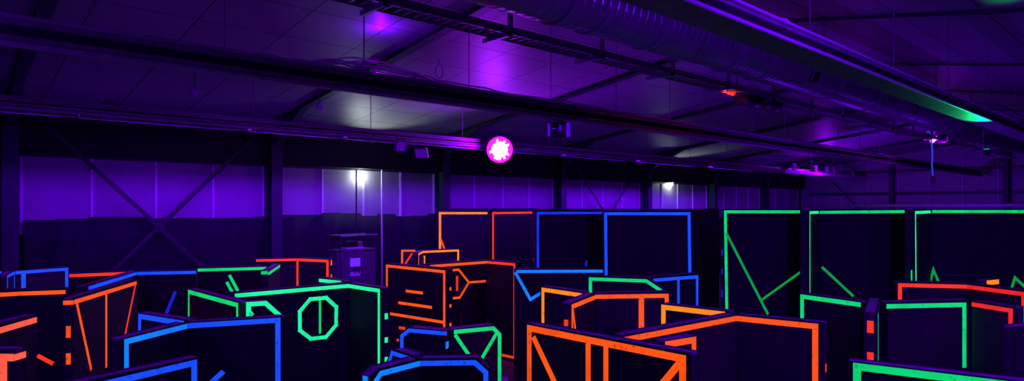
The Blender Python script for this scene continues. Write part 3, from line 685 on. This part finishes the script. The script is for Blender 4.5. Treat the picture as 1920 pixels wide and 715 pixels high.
def flat(pts, name):
    O = c - n * .0015
    return [(x / 1000, y / 1000) for x, y in pts]
f = MB()
for poly in ([(-105, 6), (-80, 22), (-80, 11), (-30, 11), (-30, 0), (-80, 0), (-80, -11)],
             [(10, 62), (24, 70), (46, 30), (32, 22)], [(34, 34), (62, 10), (56, 0), (26, 24)], [(26, 26), (0, 12), (4, 2), (32, 14)],
             [(38, 22), (48, -2), (70, -22), (62, -32), (34, -10), (24, 16)], [(30, 10), (14, -20), (-8, -26), (-6, -36), (22, -32), (42, 0)],
             [(40, 60), (52, 64), (74, 40), (66, 34)]):
    f.prism(c, R, UP, -n, [(x / 1000, y / 1000 + .01) for x, y in poly], .0005, .004)
f.build('pictogram', SIGNF, o)
# stage fixtures under the cable ladder
def canfix(x, y, d, L, r, lab, m=BLACKP):
    c = at(x, y, d); o = thing('spotlight', lab, 'spotlight', tuple(c), 'black spotlights under the cable tray'); a = Vector((1, -.1, -.12)).normalized()
    MB().cyl(c - a * L / 2, c + a * L / 2, r, 20).cyl(c - a * (L / 2 + .03), c - a * (L / 2 - .02), r * 1.1, 20).cyl(c + a * L / 2, c + a * (L / 2 + .08), r, 20, r2=r * .6).build('lamp_housing', m, o)
    MB().bar(c + Vector((0, -r - .01, 0)), c + Vector((0, -r - .01, r + .08)), .03, .008).bar(c + Vector((0, r + .01, 0)), c + Vector((0, r + .01, r + .08)), .03, .008).bar(c + Vector((0, -r - .01, r + .08)), c + Vector((0, r + .01, r + .08)), .03, .008).build('yoke', DARKM, o)
    f = MB()
    for k in range(6): f.cyl(c + a * (-L * .3 + k * .04), c + a * (-L * .3 + k * .04 + .012), r * 1.06, 20)
    f.build('cooling_ring', DARKM, o)
canfix(1405, 185, 12.2, .5, .15, 'left larger black spotlight under the cable tray')
canfix(1446, 195, 12.9, .42, .13, 'right smaller black spotlight under the cable tray')
c = at(1370, 173, 11.8); o = thing('projector_lamp', 'small lamp with a red glowing lens left of the black spotlights', 'lamp', tuple(c))
a = Vector((1, -.3, 0)).normalized()
MB().cyl(c + a * .06, c + a * .24, .05, 14, r2=.07).build('lamp_housing', GREYP, o)
REDG = mat('red_glow_lens', (.3, .02, .02), .4, emit=(1, .035, .01), es=1.4)
MB().cyl(c - a * .06, c + a * .06, .045, 14, r2=.062).build('lens', REDG, o)
MB().box(c - a * .13 + UP * .02, (.1, .05, .03)).build('side_box', CABLEB, o)
MB().cyl(c + a * .15 + UP * .06, c + a * .15 + UP * .30, .01, 6).build('hanger', DARKM, o)
point('red_lamp_light', c - a * .15 - UP * .05, (1, .03, .02), 3, .03)
# led bar on conduit rack at right, with clamps
sA, sB_ = s_at(1468, 11.9), s_at(1622, 11.9)
o = thing('lighting_batten', 'long purple lit batten on the far end of the conduit rack', 'light batten', ((sA + sB_) / 2, 11.88, EYE + 1.43))
MB().mm((sA, 11.80, EYE + 1.42), (sB_, 11.92, EYE + 1.56)).build('housing', SIGNL, o, bevel=.01)
for xx in (1489, 1529, 1552, 1565, 1600):
    s = s_at(xx, 11.86)
    MB().mm((s - .12, 11.82, EYE + 1.56), (s + .12, 11.9, EYE + 1.80)).mm((s - .2, 11.84, EYE + 1.76), (s + .2, 11.88, EYE + 1.86)).build('clamp', GREYP, o)
point('batten_light', (s_at(1552, 11.4), 11.3, EYE + 1.65), MAG, 80, .1)
# added green lamp that tints the underside of the bright beam
s = s_at(1835, 2.9)
gl = thing('added_green_lamp', 'added small green lamp tinting the bright purple beam from below', 'lamp', (s, 2.78, EYE + 1.1))
GG = mat('green_glow_glass', (.0, .3, .05), .4, emit=(0, .6, .15), es=1)
MB().cyl((s, 2.78, EYE + .95), (s, 2.78, EYE + 1.06), .05, 14).build('lamp_housing', BLACKP, gl)
MB().cyl((s, 2.78, EYE + 1.06), (s, 2.78, EYE + 1.075), .04, 14).build('lens', GG, gl)
MB().cyl((s, 2.83, EYE + 1.0), (s, 2.83, EYE + 1.49), .008, 6).build('hanger_rod', GALV, gl)
spot('green_fill_light', (s - .1, 2.72, EYE + 1.06), (-1, -.1, .27), (.0, 1, .2), 240, 27)
# junction boxes with cables on rods above the beams
for (x, y, d, lab) in ((365, 175, 11.2, 'small pale junction box with curled cables above the conduit rack at left'), (599, 200, 12.6, 'small pale junction box above the conduit rack at the white lit ceiling')):
    c = at(x, y, d); o = thing('junction_box', lab, 'junction box', tuple(c))
    MB().box(c, (.11, .08, .11)).build('box', SIGNL, o, bevel=.008)
    pts = [c + Vector((.03 * math.sin(k), -.02, -.05 - .03 * k)) + RT * (.02 * k * math.cos(k)) for k in range(9)]
    MB().tube(pts, .009).build('cable_tail', CABLEM, o, smooth=True)
    MB().cyl(c + UP * .05, Vector((c.x, c.y, hc(c.y))), .008, 6).build('hanger_rod', DARKM, o)
# coiled cable above middle beam
c = at(823, 134, 11.8)
pts = []
for k in range(60):
    a = k * .42; pts.append(c + RT * (.07 * math.cos(a) + .0) + UP * (.12 * math.sin(a)) + FW * (k * .0015))
o = tag(MB().tube(pts, .010).build('cable_coil', SIGNL, smooth=True), 'coiled pale cable hanging above the middle beam', 'cable')
MB().cyl(c + UP * .12, Vector((c.x, c.y, hc(c.y))), .008, 6).build('hanger_rod', GALV, o)

# ------------------------------------------------------------------ cabinet corner
base = on_plane(668, 560, Vector((0, PW - .75, 0)), Vector((0, 1, 0)))
zc = EYE - 79 / FPX * 16.4
cx = s_at(668, PW - .75)
cab = thing('metal_cabinet', 'grey metal cabinet with paper notices below the white wall lamp', 'cabinet', (cx, PW - .6, 0))
MB().mm((cx - .55, PW - .75, .05), (cx + .55, PW - .35, zc - .02)).build('cabinet_body', CABM, cab, bevel=.01)
for sg in (-1, 1):
    dr = MB().mm((cx + sg * .275 - .265, PW - .775, .1), (cx + sg * .275 + .265, PW - .75, zc - .05)).build('door', CABM, cab, bevel=.004)
    MB().mm((cx + sg * .05 - .012, PW - .80, zc - .6), (cx + sg * .05 + .012, PW - .775, zc - .42)).build('handle', DARKM, dr)
MB().mm((cx - .58, PW - .78, zc - .02), (cx + .58, PW - .33, zc + .02)).build('cabinet_top', CABM, cab)
MB().mm((cx - .5, PW - .72, 0), (cx + .5, PW - .4, .05)).build('plinth', DARKM, cab)
cp = lambda x: s_at(x, PW - .79)
zz = lambda y, s: EYE + (HOR - y) / FPX * (Vector((s, PW - .79, 0)).dot(FW))
s0, s1 = cp(657), cp(676)
tag(MB().mm((s0, PW - .782, zz(501, s0)), (s1, PW - .778, zz(485, s0))).build('paper_notice', PAPER), 'upper pale blue paper notice on the metal cabinet', 'notice')
b = MB()
b.mm((s0, PW - .782, zz(519, s0)), (s1, PW - .778, zz(511, s0)))
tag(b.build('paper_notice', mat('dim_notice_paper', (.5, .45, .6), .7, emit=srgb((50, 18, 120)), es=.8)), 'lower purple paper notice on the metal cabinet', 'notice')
# box and devices on the cabinet
s = cp(668)
tag(MB().mm((s - .25, PW - .70, zc + .02), (s + .28, PW - .45, zc + .06)).build('flat_case', SIGNL, bevel=.008), 'flat pale case lying on the metal cabinet', 'case')
o = tag(MB().mm((s - .2, PW - .66, zc + .06), (s + .1, PW - .5, zc + .22)).build('black_box', BLACKP, bevel=.01), 'black box on the flat case on the cabinet', 'box')
tag(MB().mm((s + .13, PW - .66, zc + .06), (s + .26, PW - .55, zc + .20)).build('socket_adapter', GREYP, bevel=.008), 'small pale adapter beside the black box on the cabinet', 'adapter')
# pipe frame around the cabinet
fa, fb = s_at(638, PW - .9), s_at(708, PW - .9); zf = EYE - 53 / FPX * 16.3
rk = thing('pipe_rack', 'thin metal pipe rack standing around the metal cabinet', 'rack', ((fa + fb) / 2, PW - .6, 0))
MB().cyl((fa, PW - .9, zf), (fb, PW - .9, zf + .02), .018, 10).build('top_bar', GALV, rk)
MB().cyl((fa, PW - .28, zf), (fb, PW - .28, zf + .02), .018, 10).build('top_bar', GALV, rk)
for x in (fa, fb):
    MB().cyl((x, PW - .9, zf), (x, PW - .28, zf), .016, 10).build('side_bar', DARKM, rk)
    for y in (PW - .9, PW - .28): MB().cyl((x, y, 0), (x, y, zf + .01), .018, 10).build('leg', DARKM, rk)
# conduits on the wall
for (x, m, r, z1, lab) in ((668, DARKM, .02, zc + .25, 'dark conduit dropping from the white wall lamp to the cabinet'), (716, WHITEP, .025, .02, 'white pipe running down the wall right of the white lamp')):
    s = s_at(x, PW - .24); tag(MB().cyl((s, PW - .24, z1), (s, PW - .24, WT - .02), r, 10).build('wall_conduit', m), lab, 'pipe')

# thin stage haze filling the hall
hz = bpy.data.materials.new('stage_haze'); hz.use_nodes = True; nt = hz.node_tree; nt.nodes.remove(nt.nodes['Principled BSDF'])
v = nt.nodes.new('ShaderNodeVolumeScatter'); v.inputs['Color'].default_value = (1, 1, 1, 1); v.inputs['Density'].default_value = HAZE; v.inputs['Anisotropy'].default_value = .3
nt.links.new(v.outputs[0], nt.nodes['Material Output'].inputs['Volume'])
if HAZE:
    o = MB().mm((SB + .05, PR + .05, .05), (SE - .05, PW - .05, hc(RIDGE) - .02)).build('haze', hz)
    tag(o, 'thin stage haze filling the whole dark hall', 'haze', kind='stuff')
# world: dark
w = bpy.data.worlds.new('world'); SC.world = w; w.use_nodes = True
w.node_tree.nodes['Background'].inputs[0].default_value = (.0, .0, .0, 1)
SC.cycles.use_denoising = True
SC.cycles.max_bounces = 6
for o in bpy.data.objects:
    if '_o' in o: del o['_o']
